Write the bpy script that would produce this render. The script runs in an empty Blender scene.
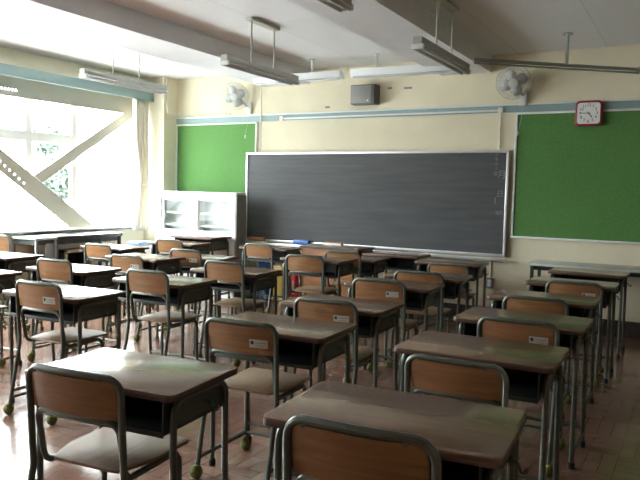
import bpy, bmesh, math, random
from mathutils import Vector, Matrix
random.seed(7)
S = bpy.context.scene
COL = S.collection
R = math.radians
PI = math.pi

# ------------------------------------------------------------------ materials
def mat(name, col, rough=.5, metal=0., spec=.5, noise=0., nscale=8., stretch=(1, 1, 1), bump=0., coat=0.):
    m = bpy.data.materials.new(name); m.use_nodes = True
    nt = m.node_tree; b = nt.nodes['Principled BSDF']
    b.inputs['Base Color'].default_value = (*col, 1)
    b.inputs['Roughness'].default_value = rough
    b.inputs['Metallic'].default_value = metal
    b.inputs['Specular IOR Level'].default_value = spec
    b.inputs['Coat Weight'].default_value = coat
    b.inputs['Coat Roughness'].default_value = .15
    if noise or bump:
        tc = nt.nodes.new('ShaderNodeTexCoord'); mp = nt.nodes.new('ShaderNodeMapping')
        mp.inputs['Scale'].default_value = stretch
        n = nt.nodes.new('ShaderNodeTexNoise'); n.inputs['Scale'].default_value = nscale
        n.inputs['Detail'].default_value = 5
        nt.links.new(tc.outputs['Object'], mp.inputs[0]); nt.links.new(mp.outputs[0], n.inputs['Vector'])
        if noise:
            r = nt.nodes.new('ShaderNodeValToRGB')
            r.color_ramp.elements[0].position = .3; r.color_ramp.elements[1].position = .7
            r.color_ramp.elements[0].color = (*[c * (1 - noise) for c in col], 1)
            r.color_ramp.elements[1].color = (*[min(1, c * (1 + noise)) for c in col], 1)
            nt.links.new(n.outputs['Fac'], r.inputs[0]); nt.links.new(r.outputs[0], b.inputs['Base Color'])
        if bump:
            bp = nt.nodes.new('ShaderNodeBump'); bp.inputs['Strength'].default_value = bump
            bp.inputs['Distance'].default_value = .01
            nt.links.new(n.outputs['Fac'], bp.inputs['Height']); nt.links.new(bp.outputs[0], b.inputs['Normal'])
    return m

def floor_mat():
    m = bpy.data.materials.new('floor_parquet'); m.use_nodes = True
    nt = m.node_tree; b = nt.nodes['Principled BSDF']; L = nt.links.new
    b.inputs['Specular IOR Level'].default_value = 1.0
    tc = nt.nodes.new('ShaderNodeTexCoord')
    ck = nt.nodes.new('ShaderNodeTexChecker'); ck.inputs['Scale'].default_value = 3.2
    ck.inputs['Color1'].default_value = (1, 1, 1, 1); ck.inputs['Color2'].default_value = (0, 0, 0, 1)
    L(tc.outputs['Object'], ck.inputs['Vector'])
    cols = []
    facs = []
    for rot in (0, PI / 2):
        mp = nt.nodes.new('ShaderNodeMapping'); mp.inputs['Rotation'].default_value = (0, 0, rot)
        L(tc.outputs['Object'], mp.inputs[0])
        br = nt.nodes.new('ShaderNodeTexBrick'); br.offset = .5
        br.inputs['Scale'].default_value = 3.2; br.inputs['Brick Width'].default_value = 1.0
        br.inputs['Row Height'].default_value = .25; br.inputs['Mortar Size'].default_value = .004
        br.inputs['Color1'].default_value = (.27, .15, .105, 1); br.inputs['Color2'].default_value = (.225, .122, .085, 1)
        br.inputs['Mortar'].default_value = (.05, .025, .016, 1)
        L(mp.outputs[0], br.inputs['Vector']); cols.append(br.outputs['Color'])
    mx = nt.nodes.new('ShaderNodeMix'); mx.data_type = 'RGBA'
    L(ck.outputs['Fac'], mx.inputs['Factor']); L(cols[0], mx.inputs['A']); L(cols[1], mx.inputs['B'])
    ns = nt.nodes.new('ShaderNodeTexNoise'); ns.inputs['Scale'].default_value = 3; ns.inputs['Detail'].default_value = 6
    L(tc.outputs['Object'], ns.inputs['Vector'])
    hs = nt.nodes.new('ShaderNodeMix'); hs.data_type = 'RGBA'; hs.blend_type = 'MULTIPLY'; hs.inputs['Factor'].default_value = .25
    L(mx.outputs['Result'], hs.inputs['A']); L(ns.outputs['Color'], hs.inputs['B'])
    L(hs.outputs['Result'], b.inputs['Base Color'])
    mr = nt.nodes.new('ShaderNodeMapRange'); mr.inputs['To Min'].default_value = .13; mr.inputs['To Max'].default_value = .24
    L(ns.outputs['Fac'], mr.inputs['Value']); L(mr.outputs[0], b.inputs['Roughness'])
    bp = nt.nodes.new('ShaderNodeBump'); bp.inputs['Strength'].default_value = .03; bp.inputs['Distance'].default_value = .01
    L(ns.outputs['Fac'], bp.inputs['Height']); L(bp.outputs[0], b.inputs['Normal'])
    return m

def wood_mat(name, c1, c2, rough, axis=(1, 14, 14), spec=.5, scale=3., coat=0.):
    m = bpy.data.materials.new(name); m.use_nodes = True
    nt = m.node_tree; b = nt.nodes['Principled BSDF']; L = nt.links.new
    tc = nt.nodes.new('ShaderNodeTexCoord'); mp = nt.nodes.new('ShaderNodeMapping')
    oi = nt.nodes.new('ShaderNodeObjectInfo')
    mp.inputs['Scale'].default_value = axis
    L(tc.outputs['Object'], mp.inputs[0])
    ad = nt.nodes.new('ShaderNodeVectorMath'); ad.operation = 'ADD'
    L(mp.outputs[0], ad.inputs[0])
    ml = nt.nodes.new('ShaderNodeMath'); ml.operation = 'MULTIPLY'; ml.inputs[1].default_value = 40
    L(oi.outputs['Random'], ml.inputs[0]); L(ml.outputs[0], ad.inputs[1])
    n = nt.nodes.new('ShaderNodeTexNoise'); n.inputs['Scale'].default_value = scale; n.inputs['Detail'].default_value = 6
    n.inputs['Distortion'].default_value = .6
    L(ad.outputs[0], n.inputs['Vector'])
    r = nt.nodes.new('ShaderNodeValToRGB'); r.color_ramp.elements[0].position = .3; r.color_ramp.elements[1].position = .72
    r.color_ramp.elements[0].color = (*c1, 1); r.color_ramp.elements[1].color = (*c2, 1)
    L(n.outputs['Fac'], r.inputs[0]); L(r.outputs[0], b.inputs['Base Color'])
    b.inputs['Roughness'].default_value = rough; b.inputs['Specular IOR Level'].default_value = spec
    b.inputs['Coat Weight'].default_value = coat; b.inputs['Coat Roughness'].default_value = .12
    return m

def board_mat():
    m = mat('slate', (.038, .041, .044), .55, spec=.35)
    nt = m.node_tree; b = nt.nodes['Principled BSDF']; L = nt.links.new
    tc = nt.nodes.new('ShaderNodeTexCoord'); mp = nt.nodes.new('ShaderNodeMapping'); mp.inputs['Scale'].default_value = (.5, 1, 6)
    n = nt.nodes.new('ShaderNodeTexNoise'); n.inputs['Scale'].default_value = 3; n.inputs['Detail'].default_value = 7
    r = nt.nodes.new('ShaderNodeValToRGB'); r.color_ramp.elements[0].color = (.040, .043, .046, 1); r.color_ramp.elements[1].color = (.085, .088, .09, 1)
    r.color_ramp.elements[0].position = .2; r.color_ramp.elements[1].position = .95
    L(tc.outputs['Object'], mp.inputs[0]); L(mp.outputs[0], n.inputs['Vector']); L(n.outputs['Fac'], r.inputs[0]); L(r.outputs[0], b.inputs['Base Color'])
    return m

def translucent(name, col, fac, rough=.9):
    m = bpy.data.materials.new(name); m.use_nodes = True
    nt = m.node_tree; L = nt.links.new; o = nt.nodes['Material Output']; nt.nodes.remove(nt.nodes['Principled BSDF'])
    d = nt.nodes.new('ShaderNodeBsdfDiffuse'); d.inputs[0].default_value = (*col, 1)
    t = nt.nodes.new('ShaderNodeBsdfTranslucent'); t.inputs[0].default_value = (*col, 1)
    x = nt.nodes.new('ShaderNodeMixShader'); x.inputs[0].default_value = fac
    L(d.outputs[0], x.inputs[1]); L(t.outputs[0], x.inputs[2]); L(x.outputs[0], o.inputs[0])
    return m

def glass_mat(name='clear_glass', tint=(.95, .98, .97), gloss=None):
    m = bpy.data.materials.new(name); m.use_nodes = True
    nt = m.node_tree; L = nt.links.new; o = nt.nodes['Material Output']; nt.nodes.remove(nt.nodes['Principled BSDF'])
    t = nt.nodes.new('ShaderNodeBsdfTransparent'); t.inputs[0].default_value = (*tint, 1)
    g = nt.nodes.new('ShaderNodeBsdfGlossy'); g.inputs['Roughness'].default_value = .03
    f = nt.nodes.new('ShaderNodeFresnel'); f.inputs[0].default_value = 1.45
    x = nt.nodes.new('ShaderNodeMixShader')
    ge = nt.nodes.new('ShaderNodeNewGeometry'); iv = nt.nodes.new('ShaderNodeMath'); iv.operation = 'SUBTRACT'; iv.inputs[0].default_value = 1
    mu = nt.nodes.new('ShaderNodeMath'); mu.operation = 'MULTIPLY'         # reflect at the outer face only, no total internal reflection
    L(ge.outputs['Backfacing'], iv.inputs[1]); L(f.outputs[0], mu.inputs[0]); L(iv.outputs[0], mu.inputs[1])
    L(mu.outputs[0], x.inputs[0]); L(t.outputs[0], x.inputs[1]); L(g.outputs[0], x.inputs[2]); L(x.outputs[0], o.inputs[0])
    return m

M = dict(
    floor=floor_mat(),
    wall=mat('cream_plaster', (.70, .645, .48), .8, noise=.05, nscale=2.5, bump=.05),
    wall_dim=mat('unseen_wall_darkened', (.22, .17, .12), .6, noise=.1, nscale=3),  # unseen back and right walls, colour darkened to cut fill light on the right
    wall_lo=mat('cream_paint', (.72, .67, .52), .6, noise=.04, nscale=3),
    ceil=mat('ceiling_board', (.78, .78, .79), .85, noise=.04, nscale=5, bump=.1),
    beam=mat('beam_paint', (.72, .72, .74), .8, noise=.03, nscale=5),
    teal=mat('teal_paint', (.24, .335, .335), .45),
    white=mat('white_paint', (.8, .81, .8), .45),
    white_rail=mat('white_rail', (.72, .74, .72), .45),
    green=mat('green_board_felt', (.090, .218, .060), .8, noise=.12, nscale=60, spec=.25),
    slate=board_mat(),
    alu=mat('aluminium', (.78, .79, .8), .38, metal=.6),
    desk=wood_mat('desk_laminate', (.160, .096, .059), (.195, .121, .077), .19, spec=.32, axis=(3,14,14)),
    edge=mat('desk_edge', (.07, .038, .026), .35),
    steel=mat('green_grey_steel', (.10, .112, .094), .33, metal=.35, noise=.12, nscale=20),
    tray=mat('dark_steel', (.05, .056, .054), .5, metal=.2),
    ply=wood_mat('plywood', (.19, .088, .034), (.285, .142, .056), .45, axis=(1, 10, 16), spec=.4),
    seatp=wood_mat('seat_plywood', (.20, .122, .062), (.27, .172, .094), .48, axis=(14, 1, 10)),
    ball=mat('tennis_felt', (.14, .155, .045), .95, noise=.25, nscale=60, bump=.4),
    rubber=mat('black_rubber', (.015, .015, .015), .6),
    sticker=mat('sticker_paper', (.45, .45, .42), .5),
    ink=mat('ink', (.02, .02, .02), .6),
    chalk=mat('chalk', (.2, .2, .2), .9),
    cab=mat('cabinet_white', (.88, .89, .88), .4, noise=.02),
    cab_side=mat('cabinet_grey', (.22, .22, .20), .5),
    glass=glass_mat(),
    frost=translucent('frosted_glass', (.95, .96, .97), .75),
    curtain=translucent('curtain_cloth', (.80, .77, .68), .13),
    lamp=mat('lamp_housing', (.42, .43, .38), .45),
    lampw=mat('lamp_white', (.72, .74, .74), .5),
    tube=mat('fluorescent_tube', (.5, .52, .52), .25),
    chrome=mat('pipe_metal', (.36, .38, .37), .3, metal=.8),
    fan=mat('fan_plastic', (.62, .63, .6), .4),
    fanwire=mat('fan_wire', (.5, .52, .5), .4, metal=.4),
    blade=mat('fan_blade_plastic', (.62, .63, .63), .3),
    red=mat('red_plastic', (.30, .018, .03), .35),
    dial=mat('clock_dial', (.8, .8, .78), .5),
    spk=mat('speaker_grey', (.235, .235, .225), .55, noise=.12, nscale=120),
    spk_side=mat('speaker_case', (.10, .10, .10), .5),
    blue=mat('blue_plastic', (.05, .16, .48), .4),
    ltblue=mat('pale_blue_plastic', (.33, .48, .72), .4),
    yellow=mat('yellow_plastic', (.78, .56, .12), .4),
    lgreen=mat('pale_green_bag', (.35, .55, .3), .5),
    fire=mat('red_enamel', (.62, .03, .03), .3),
    brown=wood_mat('lectern_wood', (.24, .10, .038), (.34, .155, .06), .35, axis=(1, 8, 8)),
    browntop=wood_mat('lectern_top', (.15, .115, .08), (.23, .18, .125), .3, axis=(1, 12, 12)),
    er_brown=mat('eraser_brown', (.42, .17, .09), .7),
    black=mat('black_enamel', (.022, .023, .027), .3),
    tabletop=mat('grey_laminate', (.36, .39, .36), .3, noise=.08, nscale=12),
    greysteel=mat('grey_steel_panel', (.25, .26, .26), .45),
    ltwood=wood_mat('pale_wood', (.30, .22, .14), (.42, .32, .21), .5),
    base=mat('dark_baseboard', (.035, .026, .022), .5),
    conduit=mat('conduit_ivory', (.66, .64, .54), .5),
    brace=mat('brace_cream_paint', (.42, .39, .33), .5),
    leaf=mat('leaf', (.032, .048, .036), .6, noise=.3, nscale=3),
    bark=mat('bark', (.15, .11, .08), .9, bump=.4),
    ground=mat('pale_concrete', (.58, .58, .57), .9, noise=.04),
)

# ------------------------------------------------------------------ mesh tools
def fillet(pts, r, n=5):
    pts = [Vector(p) for p in pts]; out = [pts[0]]
    for i in range(1, len(pts) - 1):
        a, b, c = pts[i - 1], pts[i], pts[i + 1]
        u = (a - b); v = (c - b); lu, lv = u.length, v.length
        u.normalize(); v.normalize()
        ang = u.angle(v)
        if ang > PI - .05: out.append(b); continue
        rr = r[i] if isinstance(r, (list, tuple)) else r
        d = min(rr / math.tan(ang / 2), lu * .49, lv * .49); re = d * math.tan(ang / 2)
        cen = b + (u + v).normalized() * (re / math.sin(ang / 2))
        s = b + u * d - cen; e = b + v * d - cen
        for k in range(n + 1):
            t = k / n; out.append(cen + s.normalized().slerp(e.normalized(), t) * re)
    out.append(pts[-1]); return out

class MB:
    def __init__(self): self.bm = bmesh.new()
    def box(self, x0, x1, y0, y1, z0, z1, bev=0., rot=None, seg=2):
        t = bmesh.new(); bmesh.ops.create_cube(t, size=1)
        bmesh.ops.scale(t, vec=(abs(x1 - x0), abs(y1 - y0), abs(z1 - z0)), verts=t.verts)
        if bev: bmesh.ops.bevel(t, geom=list(t.edges), offset=bev, segments=seg, affect='EDGES', profile=.5)
        if rot: bmesh.ops.transform(t, matrix=rot, verts=t.verts)
        bmesh.ops.translate(t, vec=((x0 + x1) / 2, (y0 + y1) / 2, (z0 + z1) / 2), verts=t.verts)
        return self.add(t)
    def add(self, t):
        me = bpy.data.meshes.new('t'); t.to_mesh(me); t.free(); self.bm.from_mesh(me); bpy.data.meshes.remove(me); return self
    def tube(self, pts, r, seg=10, cap=True, closed=False):
        pts = [Vector(p) for p in pts]; bm = self.bm; rings = []
        n = len(pts); T = []
        for i in range(n):
            if closed: d = pts[(i + 1) % n] - pts[i - 1]
            else: d = pts[min(i + 1, n - 1)] - pts[max(i - 1, 0)]
            T.append(d.normalized())
        up = Vector((0, 0, 1)) if abs(T[0].z) < .9 else Vector((1, 0, 0))
        N = (up - T[0] * up.dot(T[0])).normalized()
        for i in range(n):
            if i:
                ax = T[i - 1].cross(T[i])
                if ax.length > 1e-6: N = Matrix.Rotation(T[i - 1].angle(T[i]), 3, ax.normalized()) @ N
            B = T[i].cross(N); rr = r[i] if isinstance(r, (list, tuple)) else r
            rings.append([bm.verts.new(pts[i] + (N * math.cos(2 * PI * k / seg) + B * math.sin(2 * PI * k / seg)) * rr) for k in range(seg)])
        for i in range(n if closed else n - 1):
            a, b = rings[i], rings[(i + 1) % n]
            for k in range(seg): bm.faces.new((a[k], a[(k + 1) % seg], b[(k + 1) % seg], b[k]))
        if cap and not closed:
            bm.faces.new(rings[0][::-1]); bm.faces.new(rings[-1])
        return self
    def prism(self, pts, z0, z1, bev=0., seg=2):
        t = bmesh.new()
        f = t.faces.new([t.verts.new((p[0], p[1], z0)) for p in pts])
        e = bmesh.ops.extrude_face_region(t, geom=[f])
        bmesh.ops.translate(t, vec=(0, 0, z1 - z0), verts=[v for v in e['geom'] if isinstance(v, bmesh.types.BMVert)])
        bmesh.ops.recalc_face_normals(t, faces=t.faces)
        if bev:
            ed = [g for g in t.edges if abs(g.verts[0].co.z - g.verts[1].co.z) < 1e-6]
            bmesh.ops.bevel(t, geom=ed, offset=bev, segments=seg, affect='EDGES', profile=.5)
        return self.add(t)
    def sphere(self, c, r, u=14, v=9, sc=(1, 1, 1)):
        t = bmesh.new(); bmesh.ops.create_uvsphere(t, u_segments=u, v_segments=v, radius=r)
        bmesh.ops.scale(t, vec=sc, verts=t.verts); bmesh.ops.translate(t, vec=c, verts=t.verts); return self.add(t)
    def lathe(self, prof, c=(0, 0, 0), axis='z', seg=20):
        bm = self.bm; rings = []
        mx = {'z': Matrix.Identity(3), 'y': Matrix.Rotation(PI / 2, 3, 'X'), 'x': Matrix.Rotation(PI / 2, 3, 'Y')}[axis]
        for r, z in prof:
            rings.append([bm.verts.new(mx @ Vector((r * math.cos(2 * PI * k / seg), r * math.sin(2 * PI * k / seg), z)) + Vector(c)) for k in range(seg)])
        for a, b in zip(rings, rings[1:]):
            for k in range(seg): bm.faces.new((a[k], a[(k + 1) % seg], b[(k + 1) % seg], b[k]))
        bm.faces.new(rings[0][::-1]); bm.faces.new(rings[-1]); return self
    def xform(self, m): bmesh.ops.transform(self.bm, matrix=m, verts=self.bm.verts); return self
    def build(self, name, m, parent=None, smooth=35):
        bmesh.ops.recalc_face_normals(self.bm, faces=self.bm.faces)
        me = bpy.data.meshes.new(name); self.bm.to_mesh(me); self.bm.free()
        for p in me.polygons: p.use_smooth = True
        me.set_sharp_from_angle(angle=R(smooth))
        o = bpy.data.objects.new(name, me); COL.objects.link(o)
        me.materials.append(M[m] if isinstance(m, str) else m)
        if parent: o.parent = parent
        return o

def rrect(x0, x1, y0, y1, r, n=5):
    out = []
    for cx, cy, a in ((x1 - r, y1 - r, 0), (x0 + r, y1 - r, 90), (x0 + r, y0 + r, 180), (x1 - r, y0 + r, 270)):
        for k in range(n + 1):
            t = R(a + 90 * k / n); out.append((cx + r * math.cos(t), cy + r * math.sin(t)))
    return out

def rpoly(pts, r, n=4):
    P = [Vector((*p, 0)) for p in pts]; out = []
    for i in range(len(P)):
        a, b, c = P[i - 1], P[i], P[(i + 1) % len(P)]
        out += [(q.x, q.y) for q in fillet([a.lerp(b, .5), b, b.lerp(c, .5)], r, n)[1:-1]]
    return out

def tag(o, label, cat, group=None):
    o['label'] = label; o['category'] = cat
    if group: o['group'] = group
    return o
def thing(name, label, cat, loc=(0, 0, 0), rz=0, group=None):
    o = bpy.data.objects.new(name, None); o.empty_display_size = .1; COL.objects.link(o)
    o.location = loc; o.rotation_euler = (0, 0, rz); return tag(o, label, cat, group)
def struct(o):
    o['kind'] = 'structure'; return o
def kids(o): return [c for c in bpy.data.objects if c.parent == o]
def copy_tree(o, parent=None):
    c = o.copy(); COL.objects.link(c)
    if parent: c.parent = parent
    for k in kids(o): copy_tree(k, c)
    return c
def text_mesh(name, items, m, parent=None, depth=.0008):
    """items: (body, size, x, z) ; text stands in the xz plane facing -y"""
    bm = bmesh.new()
    for body, size, x, z, in items:
        cu = bpy.data.curves.new('txt', 'FONT'); cu.body = body; cu.size = size; cu.extrude = depth
        cu.align_x = 'CENTER'; cu.align_y = 'CENTER'
        o = bpy.data.objects.new('txt', cu); COL.objects.link(o)
        bpy.context.view_layer.update()
        me = bpy.data.meshes.new_from_object(o.evaluated_get(bpy.context.evaluated_depsgraph_get()))
        me.transform(Matrix.Translation((x, 0, z)) @ Matrix.Rotation(PI / 2, 4, 'X'))
        bm.from_mesh(me); bpy.data.meshes.remove(me); bpy.data.objects.remove(o); bpy.data.curves.remove(cu)
    b = MB(); b.bm.free(); b.bm = bm
    return b.build(name, m, parent)

# ------------------------------------------------------------------ camera (solved from the vanishing points)
H = 1.385
yaw, pit, rol = .50591308, .07105974, .0232046
cy, sy, cp, sp, cr, sr = math.cos(yaw), math.sin(yaw), math.cos(pit), math.sin(pit), math.cos(rol), math.sin(rol)
F = Vector((-sy * cp, cy * cp, -sp)); Rt = Vector((cy, sy, 0)); U = Rt.cross(F)
Rt2 = Rt * cr + U * sr; U2 = U * cr - Rt * sr
cam = bpy.data.cameras.new('camera'); co = bpy.data.objects.new('camera', cam); COL.objects.link(co)
co.matrix_world = Matrix(((Rt2.x, U2.x, -F.x, 0), (Rt2.y, U2.y, -F.y, 0), (Rt2.z, U2.z, -F.z, H), (0, 0, 0, 1)))
cam.sensor_width = 36; cam.lens = 680.04 / 640 * 36; cam.clip_start = .05
S.camera = co

# ------------------------------------------------------------------ room shell
YW, XL, XR, YB, ZC = 7.70, -7.05, .95, -2.2, 2.95
XO = -7.335                     # outer face of the window wall
SILL, HEAD = .80, 2.72
FZ = -.048                      # floor level
B1, B2 = (2.95, 7.62), (-.6, 2.45)      # window bays along y
struct(MB().box(XO, XR + .1, YB - .1, YW + .1, FZ - .1, FZ).build('floor', 'floor'))
cm = M['ceil']; nt = cm.node_tree; br_ = nt.nodes.new('ShaderNodeTexBrick'); tc_ = nt.nodes.new('ShaderNodeTexCoord'); mp_ = nt.nodes.new('ShaderNodeMapping')
mp_.inputs['Rotation'].default_value = (0, 0, PI / 2); br_.inputs['Scale'].default_value = 1; br_.inputs['Brick Width'].default_value = 1.82; br_.inputs['Row Height'].default_value = .91
br_.inputs['Mortar Size'].default_value = .004; br_.inputs['Mortar'].default_value = (.6, .6, .6, 1); br_.offset = 0
br_.inputs['Color1'].default_value = (.78, .78, .79, 1); br_.inputs['Color2'].default_value = (.75, .75, .76, 1)
nt.links.new(tc_.outputs['Object'], mp_.inputs[0]); nt.links.new(mp_.outputs[0], br_.inputs['Vector']); nt.links.new(br_.outputs['Color'], nt.nodes['Principled BSDF'].inputs['Base Color'])
struct(MB().box(XO, XR + .1, YB - .1, YW + .1, ZC, ZC + .15).build('ceiling', 'ceil'))
struct(MB().box(XO, XR + .1, YW, YW + .15, FZ, ZC).build('wall_front', 'wall'))
struct(MB().box(XO, XR + .1, YB - .15, YB, FZ, ZC).build('wall_back', 'wall_dim'))
struct(MB().box(XR, XR + .15, YB, YW, FZ, ZC).build('wall_right', 'wall_dim'))
w = MB()
w.box(XO, XL, YB, YW, FZ, SILL); w.box(XO, XL, YB, YW, HEAD, ZC)
w.box(XO, XL, B2[1], B1[0], SILL, HEAD); w.box(XO, XL, YB, B2[0], SILL, HEAD); w.box(XO, XL, B1[1], YW, SILL, HEAD)
struct(w.build('wall_left', 'wall_lo'))
struct(MB().box(XL, -6.68, 7.41, YW, FZ, ZC).build('trim_1', 'wall_lo'))                 # corner pillar
struct(MB().box(-5.12, -4.47, YB, YW, 2.765, ZC).build('trim_2', 'beam'))               # ceiling beams
struct(MB().box(-2.69, -2.115, YB, YW, 2.765, ZC).build('trim_3', 'beam'))
r = MB(); r.box(-6.68, XR, YW - .018, YW, 2.31, 2.385)
rail = struct(r.build('trim_4', 'teal'))                                                # picture rail
struct(MB().box(-6.68, XR, YW - .032, YW, 2.385, 2.405, .003).build('trim_5', 'white_rail'))
struct(MB().box(-4.86, -1.98, YW - .03, YW - .018, 2.325, 2.345, .003).build('trim_6', 'white_rail'))
struct(MB().box(XR, -6.68, YW - .02, YW, FZ, .11, .004).build('baseboard_front', 'base'))
struct(MB().box(XL - .02, XL + .045, B1[0] - .1, 7.405, SILL - .0, SILL + .03, .006).build('trim_7', 'greysteel'))   # window sill edge
struct(MB().box(XL - .02, XL + .045, B2[0] - .1, B2[1] + .1, SILL - .0, SILL + .03, .006).build('trim_8', 'greysteel'))

# windows: frame, mullions and panes
def window(name, y0, y1, posts, bar, frosted):
    f = MB(); xa, xb = -7.32, -7.25
    f.box(xa, xb, y0, y0 + .05, SILL, HEAD); f.box(xa, xb, y1 - .05, y1, SILL, HEAD)
    f.box(xa, xb, y0, y1, SILL, SILL + .05); f.box(xa, xb, y0, y1, HEAD - .05, HEAD)
    root = struct(f.build(name, 'alu'))
    ys = [y0 + .05] + posts + [y1 - .05]
    for p in posts: struct(MB().box(xa + .005, xb + .005, p - .045, p + .045, SILL + .05, HEAD - .05, .004).build('mullion', 'white', root))
    struct(MB().box(xa + .003, xb + .003, y0 + .05, y1 - .05, bar - .06, bar + .06, .004).build('transom', 'white', root))
    for i, (a, b) in enumerate(zip(ys, ys[1:])):
        a += .03 * (i > 0); b -= .03 * (i < len(ys) - 2)
        struct(MB().box(-7.288, -7.282, a, b, SILL + .05, bar - .06).build('pane', 'frost' if i in frosted else 'glass', root))
        struct(MB().box(-7.288, -7.282, a, b, bar + .06, HEAD - .05).build('pane', 'glass', root))
    return root
window('window_1', B1[0], B1[1], [4.05, 4.85, 5.625, 6.33], 1.985, set())
window('window_2', B2[0], B2[1], [.2, 1.0, 1.75], 1.985, set())

# outside: pale yard, trees
struct(MB().box(-45, -7.6, -20, 45, -4.1, -4.0).build('ground', 'ground'))
def tree(x, y, z, rad, n, label):
    t = thing('broadleaf_tree', label, 'tree', (x, y, -4.0), 0, 'trees in the yard outside')
    MB().tube([(0, 0, 0), (.1, .05, 1.6), (0, 0, z + 4 - .2)], [.16, .12, .05], 8).build('trunk', 'bark', t)
    b = MB()
    for k in range(n):
        d = Vector((random.gauss(0, 1), random.gauss(0, 1), random.gauss(0, .8))).normalized() * rad * random.random() ** .4
        c = d + Vector((0, 0, z + 4)); u = Vector((random.gauss(0, 1), random.gauss(0, 1), random.gauss(0, 1))).normalized()
        v = u.orthogonal().normalized(); s = random.uniform(.06, .12)
        b.bm.faces.new([b.bm.verts.new(c + q) for q in (-u * s, v * s * .45, u * s, -v * s * .45)])
    b.build('foliage', 'leaf', t)
tree(-12.6, 10.52, 1.42, .42, 800, 'pale green tree outside the window, seen low beside the lower diagonal brace')
tree(-15.0, 12.25, 2.45, .5, 420, 'smaller tree crown outside the window, higher and paler than its neighbour')

# ------------------------------------------------------------------ seismic brace in the window
def plate(outline, holes, x0, x1, name, m, parent):
    """flat steel plate in the yz plane with drilled holes, from x0 to x1"""
    cu = bpy.data.curves.new('p', 'CURVE'); cu.dimensions = '2D'; cu.fill_mode = 'BOTH'; cu.extrude = abs(x1 - x0) / 2
    def spl(pts):
        s = cu.splines.new('POLY'); s.points.add(len(pts) - 1); s.use_cyclic_u = True
        for p, q in zip(s.points, pts): p.co = (q[0], q[1], 0, 1)
    spl(outline)
    for (y, z, rr) in holes: spl([(y + rr * math.cos(2 * PI * k / 12), z + rr * math.sin(2 * PI * k / 12)) for k in range(12)])
    o = bpy.data.objects.new('p', cu); COL.objects.link(o); bpy.context.view_layer.update()
    me = bpy.data.meshes.new_from_object(o.evaluated_get(bpy.context.evaluated_depsgraph_get()))
    bpy.data.objects.remove(o); bpy.data.curves.remove(cu)
    me.transform(Matrix(((0, 0, 1, (x0 + x1) / 2), (1, 0, 0, 0), (0, 1, 0, 0), (0, 0, 0, 1))))
    b = MB(); b.bm.from_mesh(me); bpy.data.meshes.remove(me)
    return b.build(name, m, parent)
br = thing('steel_window_brace', 'cream painted steel brace with diagonal beams standing across the bright window', 'brace', (0, 0, 0))
holes = [(5.16 + .047 * k, 2.505, .016) for k in range(0, 6)]
X0, X1 = -7.19, -7.17
plate([(3.0, 2.425), (7.55, 2.425), (7.55, 2.715), (3.0, 2.715)], holes, X0, X1, 'top_beam', 'brace', br)
# long diagonal falling to the right and short one rising to the right corner
dh = []
for k in range(4): dh.append((5.10 + .052 * k, 1.665 - .038 * k, .013))
plate([(4.25, 2.42), (4.25, 2.18), (6.20, .835), (6.62, .835)], [(5.17 + .065 * k, 1.655 - .05 * k, .016) for k in range(6)], X0, X1, 'diagonal_beam', 'brace', br)
plate([(5.64, 1.50), (7.15, 2.43), (7.55, 2.43), (7.55, 2.37), (7.29, 2.37), (5.76, 1.415)], [], X0 - .0, X1, 'diagonal_beam', 'brace', br)
plate([(7.53, .835), (7.58, .835), (7.58, 2.715), (7.53, 2.715)], [], X0, X1, 'side_post', 'brace', br)
plate([(2.955, .835), (3.0, .835), (3.0, 2.715), (2.955, 2.715)], [], X0, X1, 'side_post', 'brace', br)

# curtain box and curtain
cb = MB(); cb.box(-6.88, -6.86, 2.6, 7.405, 2.605, 2.73, .003); cb.box(-7.05, -6.88, 2.6, 7.405, 2.715, 2.73)
tag(cb.build('curtain_box', 'teal'), 'long teal curtain box running along the wall above the bright window', 'curtain box')
def curtain_mesh():
    b = MB(); bm = b.bm; nu, nv = 60, 26; g = []
    for j in range(nv + 1):
        v = j / nv; z = 2.68 - v * 1.90
        tie = math.exp(-((z - 1.42) / .42) ** 2)
        y0 = 7.105 + .10 * tie - .09 * max(0, (1.1 - z)); y1 = 7.375 + .01 * tie
        row = []
        for i in range(nu + 1):
            u = i / nu
            row.append(bm.verts.new((-6.955 + (.042 - .016 * tie) * math.sin(u * 2 * PI * 5.2 + .5 * math.sin(z * 2)) + .01 * math.sin(u * 31), y0 + (y1 - y0) * u, z)))
        g.append(row)
    for j in range(nv):
        for i in range(nu): bm.faces.new((g[j][i], g[j][i + 1], g[j + 1][i + 1], g[j + 1][i]))
    return b
ct = thing('curtain', 'cream curtain gathered at the right end of the bright window', 'curtain', (0, 0, 0))
o = curtain_mesh().build('cloth', 'curtain', ct, 80)
sm = o.modifiers.new('thick', 'SOLIDIFY'); sm.thickness = .003
MB().tube([(-7.0, 7.19, 1.43), (-6.91, 7.2, 1.42), (-6.905, 7.30, 1.42), (-6.91, 7.395, 1.42), (-7.0, 7.4, 1.43)], .009, 8, closed=True).build('tieback', 'curtain', ct)
ro = MB(); ro.tube([(-6.955, 2.7, 2.69), (-6.955, 7.38, 2.69)], .011, 8)
ro.build('rail', 'white', ct)

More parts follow.
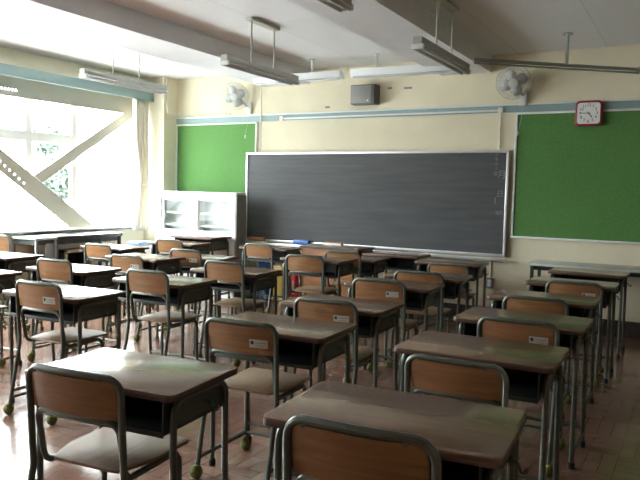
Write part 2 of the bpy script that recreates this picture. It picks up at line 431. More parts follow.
# ------------------------------------------------------------------ blackboard and the two green boards
def framed(name, label, cat, x0, x1, z0, z1, fw, surf, frame, fmat, d=.035):
    t = thing(name, label, cat, ((x0 + x1) / 2, YW, z0)); w2 = (x1 - x0) / 2; h = z1 - z0
    MB().box(-w2 + fw * .5, w2 - fw * .5, -d * .6, -.001, fw * .5, h - fw * .5).build(surf, frame, t)
    f = MB()
    f.box(-w2, w2, -d, -.001, 0, fw, .003); f.box(-w2, w2, -d, -.001, h - fw, h, .003)
    f.box(-w2, -w2 + fw, -d, -.001, fw, h - fw, .003); f.box(w2 - fw, w2, -d, -.001, fw, h - fw, .003)
    f.build('frame', fmat, t); return t
bb = framed('blackboard', 'wide dark slate blackboard with a silver frame on the front wall', 'blackboard', -5.41, -1.862, .702, 1.892, .028, 'writing_surface', 'slate', 'alu', .03)
bb.location.y = YW - .036
ch = MB(); ch.box(-1.79, 1.79, -.115, -.02, -.042, -.028, .003); ch.box(-1.79, 1.79, -.119, -.112, -.042, -.012, .002); ch.build('chalk_tray', 'alu', bb)
for ch_, sz_, x_, z_ in [('\u6708', .10, 1.70, .915), ('\u65e5', .085, 1.69, .70), ('(', .10, 1.64, .635), ('\u65e5', .045, 1.705, .49), ('\u76f4', .045, 1.665, .49), ('\u66dc', .05, 1.63, .925)] + \
        [(c, .042, 1.635, 1.135 - .05 * i) for i, c in enumerate('\u5341\u672c\u4e2d\u4e0a')]:
    wr = text_mesh('chalk_character', [(ch_, sz_, x_, z_)], 'chalk', bb); wr.location = (0, -.0192, 0)
framed('green_bulletin_board', 'smaller bright green bulletin board on the left of the front wall above the white cabinet', 'bulletin board', -6.675, -5.265, 1.05, 2.305, .022, 'felt_panel', 'green', 'white_rail')
framed('green_bulletin_board', 'large dark green bulletin board right of the blackboard, under the red clock', 'bulletin board', -1.815, .25, .92, 2.305, .022, 'felt_panel', 'green', 'white_rail')

def eraser(x, label, felt, w=.13):
    t = thing('blackboard_eraser', label, 'eraser', (x, YW - .105, .6745))
    MB().box(-w, w, -.03, .03, 0, .025, .004).build('felt_pad', 'white' if felt == 'er_brown' else 'rubber', t)
    MB().prism(rpoly([(-w, -.03), (w, -.03), (w * .9, .03), (-w * .9, .03)], .01), .025, .078, .008).build('grip', felt, t)
    return t
eraser(-5.18, 'brown blackboard eraser on the left end of the chalk tray', 'er_brown')
eraser(-4.48, 'bright blue blackboard eraser on the chalk tray above the red cylinder', 'blue', .12)
for i, (x, l) in enumerate(((-5.02, .1), (-4.86, .08))):
    c = MB(); c.tube([(-l / 2, 0, 0), (l / 2, .004, 0)], .005, 8)
    o = c.build('chalk_stick', 'white'); o.location = (x, YW - .11, .6795)
    tag(o, ('white chalk stick on the tray just right of the brown eraser', 'shorter white chalk stick between the two erasers on the tray')[i], 'chalk', 'chalk sticks on the tray')

# wall clock
ck = thing('wall_clock', 'red square wall clock with a white dial atop the right green board', 'clock', (-1.052, YW - .036, 2.265))
b = MB(); b.prism(rrect(-.135, .135, -.132, .132, .045), 0, .05, .012); b.xform(Matrix.Rotation(PI / 2, 4, 'X')); b.build('case', 'red', ck)
b = MB(); b.prism(rrect(-.112, .112, -.109, .109, .03), .0505, .053); b.xform(Matrix.Rotation(PI / 2, 4, 'X')); b.build('dial', 'dial', ck)
n = text_mesh('numerals', [(str(k), .042, .083 * math.sin(k * PI / 6), .083 * math.cos(k * PI / 6)) for k in range(1, 13)], 'ink', ck); n.location = (0, -.0542, 0)
def hand(deg, l, wd):
    m = MB(); m.box(-wd, wd, -.0575, -.0555, -.018, l); m.xform(Matrix.Rotation(R(deg), 4, 'Y')); return m
hand(142, .055, .0045).build('hour_hand', 'ink', ck)
hand(272, .085, .003).build('minute_hand', 'ink', ck)

# speaker
sp_ = thing('wall_speaker', 'grey box loudspeaker on the front wall above the blackboard', 'speaker', (-3.645, YW, 2.46))
MB().prism([(-.17, -.001), (.17, -.001), (.155, -.15), (-.155, -.15)], 0, .235, .006).build('case', 'spk_side', sp_)
MB().box(-.15, .118, -.158, -.148, .012, .222, .003).build('grille', 'spk', sp_)
MB().box(.07, .088, -.161, -.157, .03, .048).build('badge', 'white', sp_)

# wall fans
def fan(x, y, z, xb, label, yawd):
    t = thing('wall_fan', label, 'fan', (xb, YW, z - .17), 0, 'wall fans on the front wall')
    MB().box(-.045, .045, -.05, -.001, -.06, .10, .012).build('wall_mount', 'fan', t)
    c = Vector((x - xb, y - YW, .17)); d = Matrix.Rotation(R(yawd), 3, 'Z') @ Vector((0, -1, -.28)).normalized()
    mm = d.to_track_quat('Z', 'Y').to_matrix().to_4x4(); mm.translation = c
    a = MB(); a.tube(fillet([(0, -.03, .04), tuple((Vector((0, -.03, .04)) + c - d * .09) / 2 + Vector((0, -.01, -.02))), tuple(c - d * .09)], .03), .02, 8); a.build('arm', 'fan', t)
    MB().lathe([(.02, -.16), (.06, -.15), (.07, -.06), (.065, -.045)]).xform(mm).build('motor_housing', 'fan', t)
    g = MB(); rad = .183
    for rr, zz in ((rad, 0.), (rad * .8, .045), (rad * .8, -.04), (rad * .5, .062), (rad * .5, -.048)):
        g.tube([(rr * math.cos(2 * PI * k / 28), rr * math.sin(2 * PI * k / 28), zz) for k in range(28)], .0045 if rr == rad else .0025, 5, closed=True)
    for k in range(44):
        q = 2 * PI * k / 44; cs, sn = math.cos(q), math.sin(q)
        g.tube([(cs * r_, sn * r_, z_) for r_, z_ in ((.05, .07), (rad * .5, .062), (rad * .8, .045), (rad, 0), (rad * .8, -.04), (rad * .5, -.048), (.055, -.05))], .0019, 4)
    g.xform(mm).build('guard', 'fanwire', t)
    MB().lathe([(.02, .078), (.05, .074), (.052, .064)]).xform(mm).build('guard_badge', 'fan', t)
    MB().lathe([(.03, .045), (.034, .0), (.034, -.03)]).xform(mm).build('hub', 'fan', t)
    for k in range(4):
        bl = MB(); pts = []
        for i in range(7):
            s = i / 6; rr = .03 + .115 * s; wv = .02 + .055 * math.sin(PI * (.15 + .75 * s))
            pts.append((rr, wv, .02 * (1 - s * .3)))
        vs = [bl.bm.verts.new((r_, -w_ * .8, .02)) for r_, w_, _ in pts]; vt = [bl.bm.verts.new((r_, w_ * .8, -.012)) for r_, w_, _ in pts]
        for i in range(6): bl.bm.faces.new((vs[i], vs[i + 1], vt[i + 1], vt[i]))
        bl.xform(mm @ Matrix.Rotation(k * PI / 2 + .4, 4, 'Z'))
        o = bl.build('blade', 'blade', t); so = o.modifiers.new('thick', 'SOLIDIFY'); so.thickness = .002
    p = MB(); p.tube([(0, -.045, -.05), (-.005, -.055, -.20), (-.03, -.058, -.34)], .002, 5); p.build('pull_cord', 'fanwire', t)
    p = MB(); p.lathe([(.004, -.025), (.011, -.018), (.011, .018), (.004, .025)], (-.032, -.058, -.36), 'z', 10); p.build('cord_handle', 'fan', t)
fan(-5.51, 7.50, 2.635, -5.40, 'white wall fan on the left, above the bright green board', 22)
fan(-1.81, 7.48, 2.605, -1.745, 'white wall fan on the right, above the dark green board and behind the pipe', 10)

# small hooks, conduits, socket on the front wall
for x, z, w_, l in ((-4.2, 2.46, .03, 'small dark hook on the cream wall left of the loudspeaker, just above the rail'), (-3.345, 2.655, .028, 'small dark scrap of tape right beside the loudspeaker'), (-3.11, 2.645, .05, 'longest dark scrap of tape on the cream wall, right of the loudspeaker')):
    tag(MB().box(x - w_, x + w_, YW - .012, YW - .0005, z - .012, z + .012, .003).build('tape_scrap', 'spk', None), l, 'tape', 'dark scraps on the upper wall')
def conduit(name, label, pts, r=.011):
    b = MB(); b.tube(fillet(pts, .04), r, 8); return tag(b.build(name, 'conduit'), label, 'conduit')
conduit('wire_conduit', 'ivory wire conduit dropping beside the left green board', [(-5.19, YW - .045, 2.86), (-5.19, YW - .045, 1.90)], .011)
conduit('wire_conduit', 'ivory wire conduit between the blackboard corner and the right rail end', [(-1.985, YW - .022, 2.31), (-1.985, YW - .022, 1.90)], .011)
conduit('wire_conduit', 'pale conduit bent down the corner pillar then along the top of the rail', [(-6.665, 7.46, 2.94), (-6.665, 7.46, 2.43), (-6.665, 7.683, 2.425), (-5.72, 7.686, 2.42)], .012)
conduit('wire_conduit', 'short conduit running down from the blackboard to the wall socket', [(-2.03, YW - .012, .675), (-2.03, YW - .012, .45)], .009)
so_ = thing('wall_socket', 'small grey socket box on the wall under the right end of the blackboard', 'socket', (-2.03, YW, .33))
MB().box(-.038, .038, -.035, -.001, 0, .12, .006).build('box', 'greysteel', so_); MB().box(-.022, .022, -.039, -.033, .02, .1, .003).build('face_plate', 'white_rail', so_)
for x, z in ((-4.87, 2.335), (-1.985, 2.335)):
    tag(MB().box(x - .03, x + .03, YW - .045, YW - .03, z - .03, z + .03, .004).build('junction_box', 'conduit'),
        'small ivory junction box on the rail near the ' + ('left fan' if x < -3 else 'right fan'), 'junction box')

# ------------------------------------------------------------------ ceiling lamps
def pendant(label):
    t = thing('pendant_lamp', label, 'lamp', (0, 0, ZC), 0, 'unlit fluorescent pendants in rows along the ceiling')
    L = .60; z = -.485
    MB().prism([(-.034, -L), (.034, -L), (.034, L), (-.034, L)], z + .028, z + .085, .005).build('housing', 'lamp', t)
    rf = MB(); rf.xform(Matrix.Identity(4))
    for s in (-1, 1):
        e = MB(); e.prism(rrect(-.05, .05, -.012, .012, .008), z - .006, z + .03, .004); e.xform(Matrix.Translation((0, s * (L - .012), 0))); e.build('end_bracket', 'lampw', t)
        c = MB(); c.tube([(s * .032, -L + .005, z + .006), (s * .032, L - .005, z + .006)], .0145, 10); c.build('fluorescent_tube', 'tube', t)
        p = MB(); p.tube([(0, s * .19, z + .08), (0, s * .19, -.015)], .008, 8); p.build('rod', 'lamp', t)
    MB().prism(rrect(-.045, .045, -.235, .235, .02), -.03, -.0005, .006).build('ceiling_plate', 'lamp', t)
    return t
p0 = pendant('unlit fluorescent pendant by the window, beside the curtain box')
p0.location = (-5.41, 5.42, ZC)
for x, y, l in ((-3.65, 5.40, 'unlit fluorescent pendant hanging between the two ceiling beams, left of the loudspeaker'), (-1.885, 5.42, 'unlit fluorescent pendant hanging right of the right ceiling beam'),
                (-1.9, 3.09, 'pendant tube ends just showing at the top edge of the photo'), ):
    c = copy_tree(p0); c.location = (x, y, ZC); c['label'] = l
def board_lamp(x, y, rz, label, L=.59):
    t = thing('board_lamp', label, 'lamp', (x, y, ZC), rz, 'white lamps over the blackboard')
    b = MB(); b.prism([(-.05, .0), (.05, .0), (.085, -.085), (-.02, -.085)], -L, L, .004)
    b.xform(Matrix.Rotation(PI / 2, 4, 'Z') @ Matrix.Rotation(PI / 2, 4, 'X') @ Matrix.Rotation(0, 4, 'Z'))
    b.xform(Matrix.Translation((0, 0, -.16))); b.build('reflector', 'lampw', t)
    c = MB(); c.tube([(-L + .03, -.02, -.252), (L - .03, -.02, -.252)], .015, 8); c.build('fluorescent_tube', 'tube', t)
    for s in (-.5, .35):
        p = MB(); p.tube([(s * L, 0, -.16), (s * L, 0, 0)], .013, 8); p.build('rod', 'lampw', t)
        p = MB(); p.lathe([(.04, -.012), (.03, -.0005)], (s * L, 0, 0)); p.build('flange', 'lampw', t)
board_lamp(-4.32, 7.12, R(-1), 'white board lamp hung over the left half of the blackboard, behind a pendant', .62)
board_lamp(-2.95, 7.12, R(2), 'white board lamp hung over the right half of the blackboard, above the loudspeaker', .62)

# hanging pipe at the right
pp = thing('ceiling_pipe', 'grey metal pipe hung level from the ceiling in front of the right fan', 'pipe', (-1.18, 6.93, ZC))
pa, pb = Vector((-.735, -.60, -.30)), Vector((.595, .50, -.30))
c = MB(); c.tube([pa, pb], .017, 10); c.tube([pa + Vector((0, .03, -.028)), pb + Vector((0, .03, -.028))], .009, 8); c.build('pipe', 'chrome', pp)
c = MB(); c.tube([(0, 0, -.30), (0, 0, 0)], .015, 10); c.build('post', 'chrome', pp)
c = MB(); c.lathe([(.05, -.012), (.045, -.0005)], (0, 0, 0)); c.build('flange', 'chrome', pp)
c = MB(); c.sphere(pb, .026, 10, 8); c.build('end_cap', 'chrome', pp)

# ------------------------------------------------------------------ white cabinet
cx0, cx1, cyf, czt = -6.61, -5.225, 7.18, 1.345
cb_ = thing('cabinet', 'white wooden cabinet with glass sliding doors under the left green board', 'cabinet', ((cx0 + cx1) / 2, cyf, 0))
w2 = (cx1 - cx0) / 2; D = .215
b = MB(); T_ = .025
b.box(-w2, -w2 + T_, 0, D, 0, czt - .03); b.box(-w2 + T_, w2 - T_, 0, D, .05, .075)
b.box(-w2 + T_, w2 - T_, D - .012, D, .08, czt - .03); b.box(-w2 + T_, w2 - T_, 0, D - .012, .755, .80)
b.box(-w2 + T_, w2 - T_, 0, .03, 0, .05); b.box(-.02, .02, .07, D - .012, .80, czt - .03)
b.box(-w2 + T_, -w2 + .085, .0, .02, .80, czt - .03); b.box(w2 - .05, w2 - T_, .0, .02, .80, czt - .03)
b.box(-w2 + .085, w2 - .05, .0, .02, czt - .09, czt - .03)
b.build('carcass', 'cab', cb_)
MB().box(w2 - T_, w2 + .001, .002, D, 0, czt - .03).build('side_panel', 'cab_side', cb_)['label'] = 'grey right side panel'
MB().box(-w2 - .005, w2 + .005, -.015, D, czt - .03, czt, .006).build('cabinet_top', 'cab', cb_)
for s in (-1, 1):
    MB().box(-w2 + T_ if s < 0 else .022, -.022 if s < 0 else w2 - T_, .07, D - .015, 1.05, 1.078).build('shelf', 'cab', cb_)
    MB().box(-w2 + T_ if s < 0 else .022, -.022 if s < 0 else w2 - T_, .07, D - .015, .89, .915).build('shelf', 'cab', cb_)
    xa, xb, yo = (-w2 + .06, .03, .024) if s < 0 else (-.03, w2 - .04, .046)
    d = MB(); fw = .07
    d.box(xa + fw, xb - fw, yo, yo + .02, .803, .80 + fw * .6); d.box(xa + fw, xb - fw, yo, yo + .02, czt - .09 - fw * .4, czt - .085)
    d.box(xa, xa + fw, yo, yo + .02, .803, czt - .085); d.box(xb - fw, xb, yo, yo + .02, .803, czt - .085)
    dr = d.build('sliding_door', 'cab', cb_)
    MB().box(xa + fw, xb - fw, yo + .007, yo + .011, .80 + fw * .6, czt - .09 - fw * .4).build('glass_pane', 'glass', dr)
    MB().box((xa if s < 0 else xb - .05) + .015, (xa if s < 0 else xb - .05) + .03, yo - .004, yo + .002, 1.0, 1.1, .002).build('finger_pull', 'greysteel', dr)
    xa, xb = (-w2 + .03, -.004) if s < 0 else (.004, w2 - .03)
    dd = MB().box(xa, xb, .0, .02, .085, .745, .003).build('lower_door', 'cab', cb_)
    MB().box((xb - .05) if s < 0 else (xa + .035), (xb - .035) if s < 0 else (xa + .05), -.012, .001, .36, .46, .003).build('handle', 'alu', dd)

# ------------------------------------------------------------------ tables by the window and front wall
def legs4(t, xs, ys, z, s, m):
    for x in xs:
        for y in ys: MB().box(x - s, x + s, y - s, y + s, 0, z, .003).build('leg', m, t)
t = thing('work_table', 'pale topped grey steel table under the window, nearer the camera', 'table', (-6.80, 5.34, 0))
MB().box(-.20, .24, -.16, .14, .755, .78, .004).build('tabletop', 'tabletop', t)
MB().box(.195, .215, .0, .10, .10, .71).build('side_panel', 'greysteel', t); MB().box(-.18, .20, -.14, .125, .70, .755).build('apron', 'tray', t)
legs4(t, (-.17, .215), (-.14, .12), .755, .013, 'greysteel')
t = thing('work_table', 'long black work table under the window, beside the curtain', 'table', (-6.80, 6.02, 0))
MB().box(-.20, .20, -.53, .53, .745, .785, .004).build('tabletop', 'black', t)
MB().box(-.18, .17, -.49, .49, .69, .745).build('apron', 'black', t)
legs4(t, (-.18, .17), (-.505, .50), .745, .018, 'black')
bx = thing('storage_box', 'dark open box with a pale wood rim standing under the black work table', 'box', (-6.79, 5.88, 0))
b = MB(); b.box(-.13, .11, -.20, .20, 0, .02); b.box(-.13, -.11, -.20, .20, 0, .60); b.box(-.13, .11, -.20, -.18, 0, .60); b.box(-.13, .11, .18, .20, 0, .60); b.box(-.13, .11, -.20, .20, .58, .60)
b.build('shell', 'black', bx)
b = MB(); b.box(.11, .125, -.205, -.17, 0, .605); b.box(.11, .125, .17, .205, 0, .605); b.box(.11, .125, -.205, .205, .57, .605); b.build('rim', 'ltwood', bx)
bn = thing('waste_bin', 'pale blue plastic waste bin in the corner between curtain and white cabinet', 'bin', (-6.73, 7.02, 0))
MB().prism(rrect(-.11, .11, -.13, .13, .03), 0, .59, .01).build('body', 'cab', bn); MB().prism(rrect(-.12, .12, -.14, .14, .03), .585, .64, .012).build('lid', 'ltblue', bn)
t = thing('long_table', 'long grey topped folding table against the wall under the right green board', 'table', (-.60, 7.34, 0))
MB().box(-.90, .90, -.22, .22, .68, .705, .004).build('tabletop', 'tabletop', t); MB().box(-.86, .86, -.19, .19, .64, .68).build('apron', 'black', t)
legs4(t, (-.86, .86), (-.19, .19), .68, .016, 'tray')

# lectern
lt = thing('lectern', 'low brown wooden lectern standing in front of the blackboard', 'lectern', (-3.70, 7.08, 0))
MB().box(-.385, .385, -.20, .25, .72, .745, .004).build('lectern_top', 'browntop', lt)
MB().box(-.36, .36, -.18, -.16, .02, .72).build('front_panel', 'brown', lt)
for s in (-1, 1): MB().box(s * .36 - .01, s * .36 + .01, -.18, .22, 0, .72).build('side_panel', 'brown', lt)
MB().box(-.35, .35, -.16, .20, .38, .40).build('shelf', 'brown', lt)
MB().box(-.385, .385, -.203, -.199, .722, .743).build('edge_strip', 'edge', lt)
t = thing('blackboard_eraser', 'brown and white eraser lying on top of the wooden lectern', 'eraser', (-3.83, 7.25, .745), R(2))
MB().box(-.12, .12, -.03, .03, 0, .02, .004).build('felt_pad', 'white', t); MB().box(-.12, .12, -.027, .027, .02, .034, .005).build('grip', 'er_brown', t)

# things on the floor below the blackboard
fe = thing('fire_extinguisher', 'red fire extinguisher standing on the floor under the blackboard beside the lectern', 'fire extinguisher', (-4.50, 7.50, 0))
MB().lathe([(.05, 0), (.065, .012), (.065, .30), (.05, .345), (.022, .36), (.022, .375)]).build('cylinder', 'fire', fe)
MB().box(-.02, .02, -.02, .03, .375, .40, .005).build('valve', 'black', fe); MB().box(-.01, .01, -.08, .03, .40, .412, .003).build('lever', 'black', fe)
MB().box(-.022, .022, -.0665, -.06, .10, .26, .002).build('label_plate', 'sticker', fe)
c = MB(); c.tube(fillet([(.02, 0, .385), (.085, -.02, .38), (.08, -.02, .12)], .04), .009, 8); c.build('hose', 'rubber', fe)
def bin_(x, y, w_, d_, h_, m, label, name='waste_bin', lid=None):
    t = thing(name, label, 'bin', (x, y, 0))
    b = MB(); t_ = .01
    b.box(-w_, w_, -d_, d_, 0, t_); b.box(-w_, w_, -d_, -d_ + t_, 0, h_); b.box(-w_, w_, d_ - t_, d_, 0, h_); b.box(-w_, -w_ + t_, -d_, d_, 0, h_); b.box(w_ - t_, w_, -d_, d_, 0, h_)
    b.build('body', m, t)
    MB().tube([(-w_, -d_, h_), (w_, -d_, h_), (w_, d_, h_), (-w_, d_, h_)], .008, 6, closed=True).build('rim', lid or m, t)
bin_(-4.98, 7.50, .085, .10, .44, 'blue', 'bright blue plastic bin on the floor below the blackboard')
bin_(-4.72, 7.50, .075, .09, .42, 'yellow', 'yellow plastic bin on the floor between the blue bin and the red extinguisher', lid='white')
bin_(-5.22, 7.50, .09, .09, .22, 'lgreen', 'pale green and white bin on the floor beside the white cabinet', lid='white')

# ------------------------------------------------------------------ student desk and chair, built once
def make_desk():
    t = thing('student_desk', 'desk', 'desk', (0, 0, 0))
    d = MB(); d.prism(rrect(-.33, .33, -.22, .22, .028), .688, .70, .003).build('desktop', 'desk', t)
    e = MB(); e.prism(rrect(-.3305, .3305, -.2205, .2205, .0285), .676, .6955, .003); e.build('edge_band', 'edge', d if False else t)
    b = MB(); g = .004
    b.box(-.275, .275, -.19, .185, .555, .555 + g); b.box(-.275, .275, .185 - g, .185, .555, .676); b.box(-.275, -.275 + g, -.19, .185, .555, .676); b.box(.275 - g, .275, -.19, .185, .555, .676)
    b.box(-.275, .275, -.192, -.186, .548, .568, .002)
    b.build('book_tray', 'tray', t)
    for s in (-1, 1):
        x = s * .298; xf = s * .302
        path = fillet([(x, -.165, .30), (x, -.165, .66), (x, .165, .66), (x, .17, .30)], .05)
        MB().tube(path, .0125).build('side_frame', 'steel', t)
        MB().tube([(x, -.165, .30), (x, -.165, .012)], .0125).build('leg', 'steel', t)
        MB().tube([(x, .17, .30), (xf, .20, .012)], .0125).build('leg', 'steel', t)
        pn = MB(); pn.prism(rpoly([(-.15, .575), (.15, .575), (.15, .645), (-.15, .645)], .02), -.004, .004); pn.xform(Matrix(((0, 0, 1, s * .285), (1, 0, 0, 0), (0, 1, 0, 0), (0, 0, 0, 1)))); pn.build('side_panel', 'steel', t)
        MB().tube([(x, -.165, .075), (s * .301, .192, .075)], .010, 8).build('side_stretcher', 'steel', t)
        for y in (-.165, .2013): MB().lathe([(.017, 0), (.017, .03), (.013, .034)], (x if y < 0 else xf, y, 0), 'z', 12).build('foot_cap', 'rubber', t)
        h = MB(); h.tube(fillet([(s * .298, .02, .62), (s * .335, .02, .62), (s * .345, .02, .585), (s * .36, .02, .61)], .012, 3), .004, 6); h.build('bag_hook', 'steel', t)
    MB().tube([(-.30, .19, .11), (.30, .19, .11)], .010, 8).build('crossbar', 'steel', t)
    return t

def make_chair(sticker=True):
    t = thing('student_chair', 'chair', 'chair', (0, 0, 0)); w = .2; r = .0125
    st = MB(); st.prism(rpoly([(-.145, .03), (.145, .03), (.19, .17), (.192, .41), (-.192, .41), (-.19, .17)], .03), .412, .424, .004); st.build('seat', 'seatp', t)
    # outer hoop: back posts and top rail, bowed backwards
    hoop = [(-w, 0, .40), (-w, -.012, .60), (-w, -.02, .745), (0, -.045, .748), (w, -.02, .745), (w, -.012, .60), (w, 0, .40)]
    MB().tube(fillet(hoop, [0, .3, .055, .9, .055, .3, 0], 6), r).build('back_frame', 'steel', t)
    wi = .178
    inner = [(-wi + .0, .345, .30), (-wi + .0, .345, .398), (-wi, .035, .398), (-wi, -.004, .598), (0, -.026, .60), (wi, -.004, .598), (wi, .035, .398), (wi, .345, .398), (wi, .345, .30)]
    MB().tube(fillet(inner, [0, .05, .045, .045, .9, .045, .045, .05, 0], 5), .0115).build('seat_frame', 'steel', t)
    for s in (-1, 1):
        MB().tube([(s * w, 0, .40), (s * w, -.085, .02)], r).build('leg', 'steel', t)
        MB().tube([(s * wi, .345, .30), (s * (wi + .005), .345, .02)], .0115).build('leg', 'steel', t)
        MB().tube([(s * w, -.068, .095), (s * wi, .345, .095)], .009, 8).build('stretcher', 'steel', t)
        for x, y in ((s * w, -.087), (s * (wi + .005), .345)): MB().sphere((x, y, .0325), .0325).build('tennis_ball', 'ball', t)
    MB().tube([(-wi, .345, .097), (wi, .345, .097)], .009, 8).build('stretcher', 'steel', t)
    MB().tube([(-wi, .30, .398), (wi, .30, .398)], .009, 8).build('seat_crossbar', 'steel', t)
    b = MB(); bm = b.bm; nu, nv = 14, 5; F_, K_ = [], []
    def bow(x, z): return -.020 - .022 * (1 - (x / .185) ** 2) - .02 * (z - .60) / .14 + .012
    for fr, g in ((0, F_), (1, K_)):
        for j in range(nv + 1):
            row = []
            for i in range(nu + 1):
                u = -1 + 2 * i / nu; v = j / nv; z = .607 + .128 * v; x = .184 * u
                if v > .7 and abs(u) > .9: x *= 1 - (v - .7) * .15
                row.append(bm.verts.new((x, bow(x, z) + (.010 if fr else 0), z)))
            g.append(row)
    for j in range(nv):
        for i in range(nu):
            bm.faces.new((F_[j][i], F_[j][i + 1], F_[j + 1][i + 1], F_[j + 1][i])); bm.faces.new((K_[j][i], K_[j + 1][i], K_[j + 1][i + 1], K_[j][i + 1]))
    for i in range(nu):
        bm.faces.new((F_[0][i], K_[0][i], K_[0][i + 1], F_[0][i + 1])); bm.faces.new((F_[nv][i], F_[nv][i + 1], K_[nv][i + 1], K_[nv][i]))
    for j in range(nv):
        bm.faces.new((F_[j][0], F_[j + 1][0], K_[j + 1][0], K_[j][0])); bm.faces.new((F_[j][nu], K_[j][nu], K_[j + 1][nu], F_[j + 1][nu]))
    bk = b.build('backrest', 'ply', t)
    for s in (-1, 1):
        for x in (.135,):
            MB().lathe([(.005, 0), (.006, .006)], (s * x, -.056, .742), 'y', 8).build('bolt', 'steel', t)
    if sticker:
        def pl(x0, x1, z0, z1, off, name, m, par):
            q = MB(); xs = [x0 + (x1 - x0) * i / 4 for i in range(5)]
            fr = [[q.bm.verts.new((x, bow(x, z) - off, z)) for x in xs] for z in (z0, z1)]; bk_ = [[q.bm.verts.new((x, bow(x, z) - off + .0006, z)) for x in xs] for z in (z0, z1)]
            for i in range(4):
                q.bm.faces.new((fr[0][i], fr[0][i + 1], fr[1][i + 1], fr[1][i])); q.bm.faces.new((bk_[0][i], bk_[1][i], bk_[1][i + 1], bk_[0][i + 1]))
                q.bm.faces.new((fr[1][i], fr[1][i + 1], bk_[1][i + 1], bk_[1][i])); q.bm.faces.new((fr[0][i], bk_[0][i], bk_[0][i + 1], fr[0][i + 1]))
            for i in (0, 4): q.bm.faces.new((fr[0][i], fr[1][i], bk_[1][i], bk_[0][i]))
            return q.build(name, m, par)
        lb = pl(.065, .158, .640, .678, .0012, 'name_sticker', 'sticker', bk)
        k = MB(); k.bm.free(); k.bm = bmesh.new()
        pl(.072, .087, .655, .671, .0020, 'printed_mark', 'ink', bk); pl(.095, .150, .661, .665, .0020, 'printed_line', 'spk', bk); pl(.095, .140, .649, .652, .0020, 'printed_line', 'spk', bk)
    return t

DESKS = {   # x, y of the centre, turn in degrees, height
'A': (-1.837, 1.881, 5.2, .700), 'B': (-.745, 1.845, 4.0, .735), 'C': (-1.845, 2.94, 3.4, .700), 'D': (-.819, 3.016, .6, .700),
'E': (-.828, 3.897, 0., .700), 'F': (-.893, 4.818, .5, .700), 'G': (-.860, 5.796, .5, .700), 'H': (-.860, 6.745, -.6, .700),
'M': (-1.906, 3.742, 1.9, .700), 'N': (-1.998, 4.802, 3.2, .700), 'O': (-1.977, 5.484, 5.0, .700), 'P': (-2.176, 6.74, 2.9, .700),
'K1': (-3.60, 3.044, 2.4, .700), 'K2': (-3.513, 3.904, 1.5, .700), 'K3': (-3.475, 4.751, 1.5, .700), 'K4': (-3.308, 5.924, 2.1, .721),
'K5': (-3.218, 6.540, 3.1, .690), 'Q': (-2.95, 7.12, 1., .705), 'L0': (-4.967, 3.296, 3., .700), 'L1': (-4.582, 3.976, 2.2, .700),
'L2': (-4.735, 4.987, .4, .710), 'L3': (-4.496, 5.549, 1.7, .686), 'L4': (-4.511, 6.905, 1.6, .700), 'S0': (-5.931, 4.280, 2.5, .700),
'S1': (-5.878, 5.696, 1., .700), 'S2': (-5.54, 6.44, 2.7, .725), 'S3': (-5.62, 6.935, 1.4, .777)}
DL = {
'A': 'brown student desk at bottom left, nearest the left corner',
'B': 'nearest brown student desk at the bottom centre of the photo',
'C': 'brown student desk in the middle foreground with a greenish sheen on its left half',
'D': 'dark brown student desk directly in front of the bottom centre desk',
'E': 'dark student desk, third from the camera in the rightmost column',
'F': 'dark student desk, fourth from the camera in the rightmost column',
'G': 'dark student desk, fifth from the camera in the rightmost column',
'H': 'chairless dark student desk at the head of the rightmost column, just before the long table',
'M': 'dark student desk right behind the greenish sheened foreground desk, second column from the right',
'N': 'student desk in the second column from the right, fourth from the camera',
'O': 'student desk second from the front in the second column from the right',
'P': 'frontmost student desk, below the lower right corner of the blackboard',
'K1': 'student desk with a glaring white top at left, nearest the bright floor',
'K2': 'student desk with a pale shining top, second in the third column from the right',
'K3': 'student desk third in the third column from the right, before the blue and yellow bins',
'K4': 'student desk just in front of the lectern and fire extinguisher',
'K5': 'student desk before the right end of the lectern',
'Q': 'student desk right of the lectern under the blackboard, showing its grey tray',
'L0': 'student desk with a shining top cut off by the lower left edge of the photo',
'L1': 'student desk with glaring white top behind the first glaring desk at left',
'L2': 'dark edged student desk at mid left, behind the second glaring desk',
'L3': 'student desk in the fourth column from the right, nearly touching the one before it',
'L4': 'student desk before the left end of the chalk tray, below the brown eraser',
'S0': 'white shining student desk cut off by the left edge, before the work table',
'S1': 'student desk in the column nearest the window, in front of the black work table',
'S2': 'student desk with a chair in front of the white cabinet',
'S3': 'chairless taller student desk pushed against the white cabinet doors'}
CHO = {'A': -.04, 'B': -.005, 'C': -.08, 'D': -.03, 'E': .025, 'F': -.01, 'G': .05, 'M': .017, 'N': -.03, 'O': -.01, 'P': .03, 'K1': .085, 'K2': .08, 'K3': .085,
       'K4': 0, 'K5': 0, 'L1': .085, 'L2': .03, 'L3': .026, 'L4': 0, 'S1': .03, 'S2': .06, 'L0': .08, 'S0': .07}
NOST = {'A', 'B', 'D', 'K2', 'K3', 'K4', 'K5', 'P', 'F', 'L4', 'S2', 'S1', 'L1', 'O'}
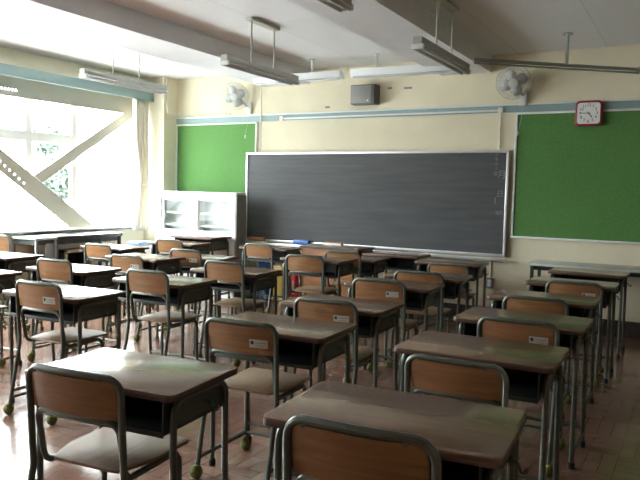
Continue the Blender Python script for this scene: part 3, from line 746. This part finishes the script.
CL = {
'A': 'student chair at the bottom left corner, backrest towards the camera',
'B': 'nearest student chair at the bottom centre, only its back showing',
'C': 'student chair with white sticker in the middle foreground, before the greenish sheened desk',
'D': 'student chair between the two nearest right hand desks, without sticker',
'E': 'stickered student chair at the third desk of the rightmost column',
'F': 'student chair without sticker at the fourth desk of the rightmost column',
'G': 'farthest stickered chair of the rightmost column, at its fifth desk',
'M': 'stickered student chair just right of the greenish sheened desk, second column from the right',
'N': 'stickered student chair at the fourth desk of the second column from the right',
'O': 'student chair mostly hidden behind the fourth desk of the second column from the right',
'P': 'orange backed student chair at the frontmost desk below the blackboard corner',
'K1': 'student chair with ball feet at the first glaring white desk on the left',
'K2': 'student chair without sticker at mid left, just behind the bottom left desk',
'K3': 'student chair at the third desk of the third column from right, by the yellow bin',
'K4': 'orange backed student chair in front of the fire extinguisher and lectern',
'K5': 'student chair half hidden before the right end of the lectern',
'L0': 'student chair cut off by the lower left edge of the photo',
'L1': 'student chair at the second glaring white desk, left of the black work table box',
'L2': 'stickered student chair at mid left in the fourth column from the right',
'L3': 'stickered student chair before the white cabinet, third from the front of its column',
'L4': 'orange backed student chair below the brown eraser at the blackboard left end',
'S0': 'student chair of the desk cut off at the left edge, before the work table',
'S1': 'student chair at the window side desk before the black work table',
'S2': 'orange backed student chair in front of the white cabinet'}
desk0 = make_desk(); chair_s = make_chair(True); chair_n = make_chair(False)
first = True; used = set()
for k, (x, y, a, h) in DESKS.items():
    o = desk0 if first else copy_tree(desk0); first = False
    wx = {'B': 1.04, 'D': 1.05, 'E': 1.05, 'F': 1.04}.get(k, 1.02)
    if k[0] in 'KLS': x += .02
    o.location = (x, y, FZ); o.rotation_euler = (0, 0, R(a)); o.scale = (wx, 1, (h - FZ) / .7); tag(o, DL[k], 'desk', 'student desks')
CHS = {'F': (1.0, .965, -.03), 'E': (1.02, .975, -.03), 'G': (1.0, .975, -.03), 'P': (1.0, .93, -.03), 'L2': (1.0, .985, -.03), 'S1': (1.0, .985, -.03), 'L3': (.94, 1.03, -.03), 'S2': (.94, 1.03, -.03), 'L4': (.94, 1.0, -.03), 'K4': (1, 1.02, -.03), 'K5': (1, 1.02, -.03), 'B': (1.03, 1.05, -.065), 'D': (1.05, .935, -.07), 'A': (1.03, 1.0, -.03)}   # width, height, distance behind the desk
for k, off in CHO.items():
    src = chair_n if k in NOST else chair_s
    o = src if src not in used else copy_tree(src); used.add(src)
    sx_, sz_, d = CHS.get(k, (.94, 1.055, -.03) if k[0] in 'KLS' else (1, 1, -.03))
    x, y, a, h = DESKS[k]; a = R(a); d -= .22
    o.location = (x + off * math.cos(a) - d * math.sin(a), y + off * math.sin(a) + d * math.cos(a), FZ)
    o.rotation_euler = (0, 0, a); o.scale = (sx_, 1, (.748 * sz_ - FZ) / .748); tag(o, CL[k], 'chair', 'student chairs')
o = copy_tree(chair_n); o.location = (-6.745, 4.83, FZ); o.rotation_euler = (0, 0, R(4)); o.scale = (.95, .78, 1.16)
tag(o, 'student chair at the near end of the work table under the window', 'chair', 'student chairs')
for o in list(COL.objects):                     # everything else that stands on the floor
    if o.parent is None and o.get('category') in ('cabinet', 'table', 'box', 'bin', 'lectern', 'fire extinguisher'):
        o.location.z = FZ; o.scale.z = 1 + (-FZ) / {'cabinet': 1.345, 'table': .78, 'lectern': .745, 'bin': .6}.get(o['category'], .6)
        if o['category'] == 'table' and o.name.startswith('long'): o.scale.z = 1 - FZ / .705

# ------------------------------------------------------------------ light
wd = bpy.data.worlds.new('sky'); S.world = wd; wd.use_nodes = True
bg = wd.node_tree.nodes['Background']; bg.inputs[1].default_value = 18.0
wt = wd.node_tree; tc = wt.nodes.new('ShaderNodeTexCoord'); sx = wt.nodes.new('ShaderNodeSeparateXYZ'); rp = wt.nodes.new('ShaderNodeValToRGB')
wt.links.new(tc.outputs['Generated'], sx.inputs[0]); wt.links.new(sx.outputs['Z'], rp.inputs[0]); wt.links.new(rp.outputs[0], bg.inputs[0])
rp.color_ramp.elements[0].position = 0; rp.color_ramp.elements[0].color = (.51, .53, .55, 1)      # overcast sky, brighter overhead
rp.color_ramp.elements[1].position = .75; rp.color_ramp.elements[1].color = (2.18, 2.25, 2.33, 1)
for (a, b) in (B1, B2):
    l = bpy.data.lights.new('window_portal', 'AREA'); l.shape = 'RECTANGLE'; l.size = b - a; l.size_y = HEAD - SILL
    l.cycles.is_portal = True
    lo = bpy.data.objects.new('window_portal', l); COL.objects.link(lo)
    lo.location = (-7.40, (a + b) / 2, (SILL + HEAD) / 2)
    lo.rotation_euler = Matrix(((0, 0, -1), (-1, 0, 0), (0, 1, 0))).to_euler()
S.cycles.max_bounces = 10; S.cycles.diffuse_bounces = 6; S.cycles.glossy_bounces = 4; S.cycles.transparent_max_bounces = 12
S.cycles.use_denoising = True
S.cycles.sample_clamp_indirect = 8
S.cycles.caustics_reflective = False; S.cycles.caustics_refractive = False
v = S.view_settings; v.view_transform = 'Standard'; v.look = 'None'; v.gamma = 1; v.use_curve_mapping = False; v.exposure = 0.62
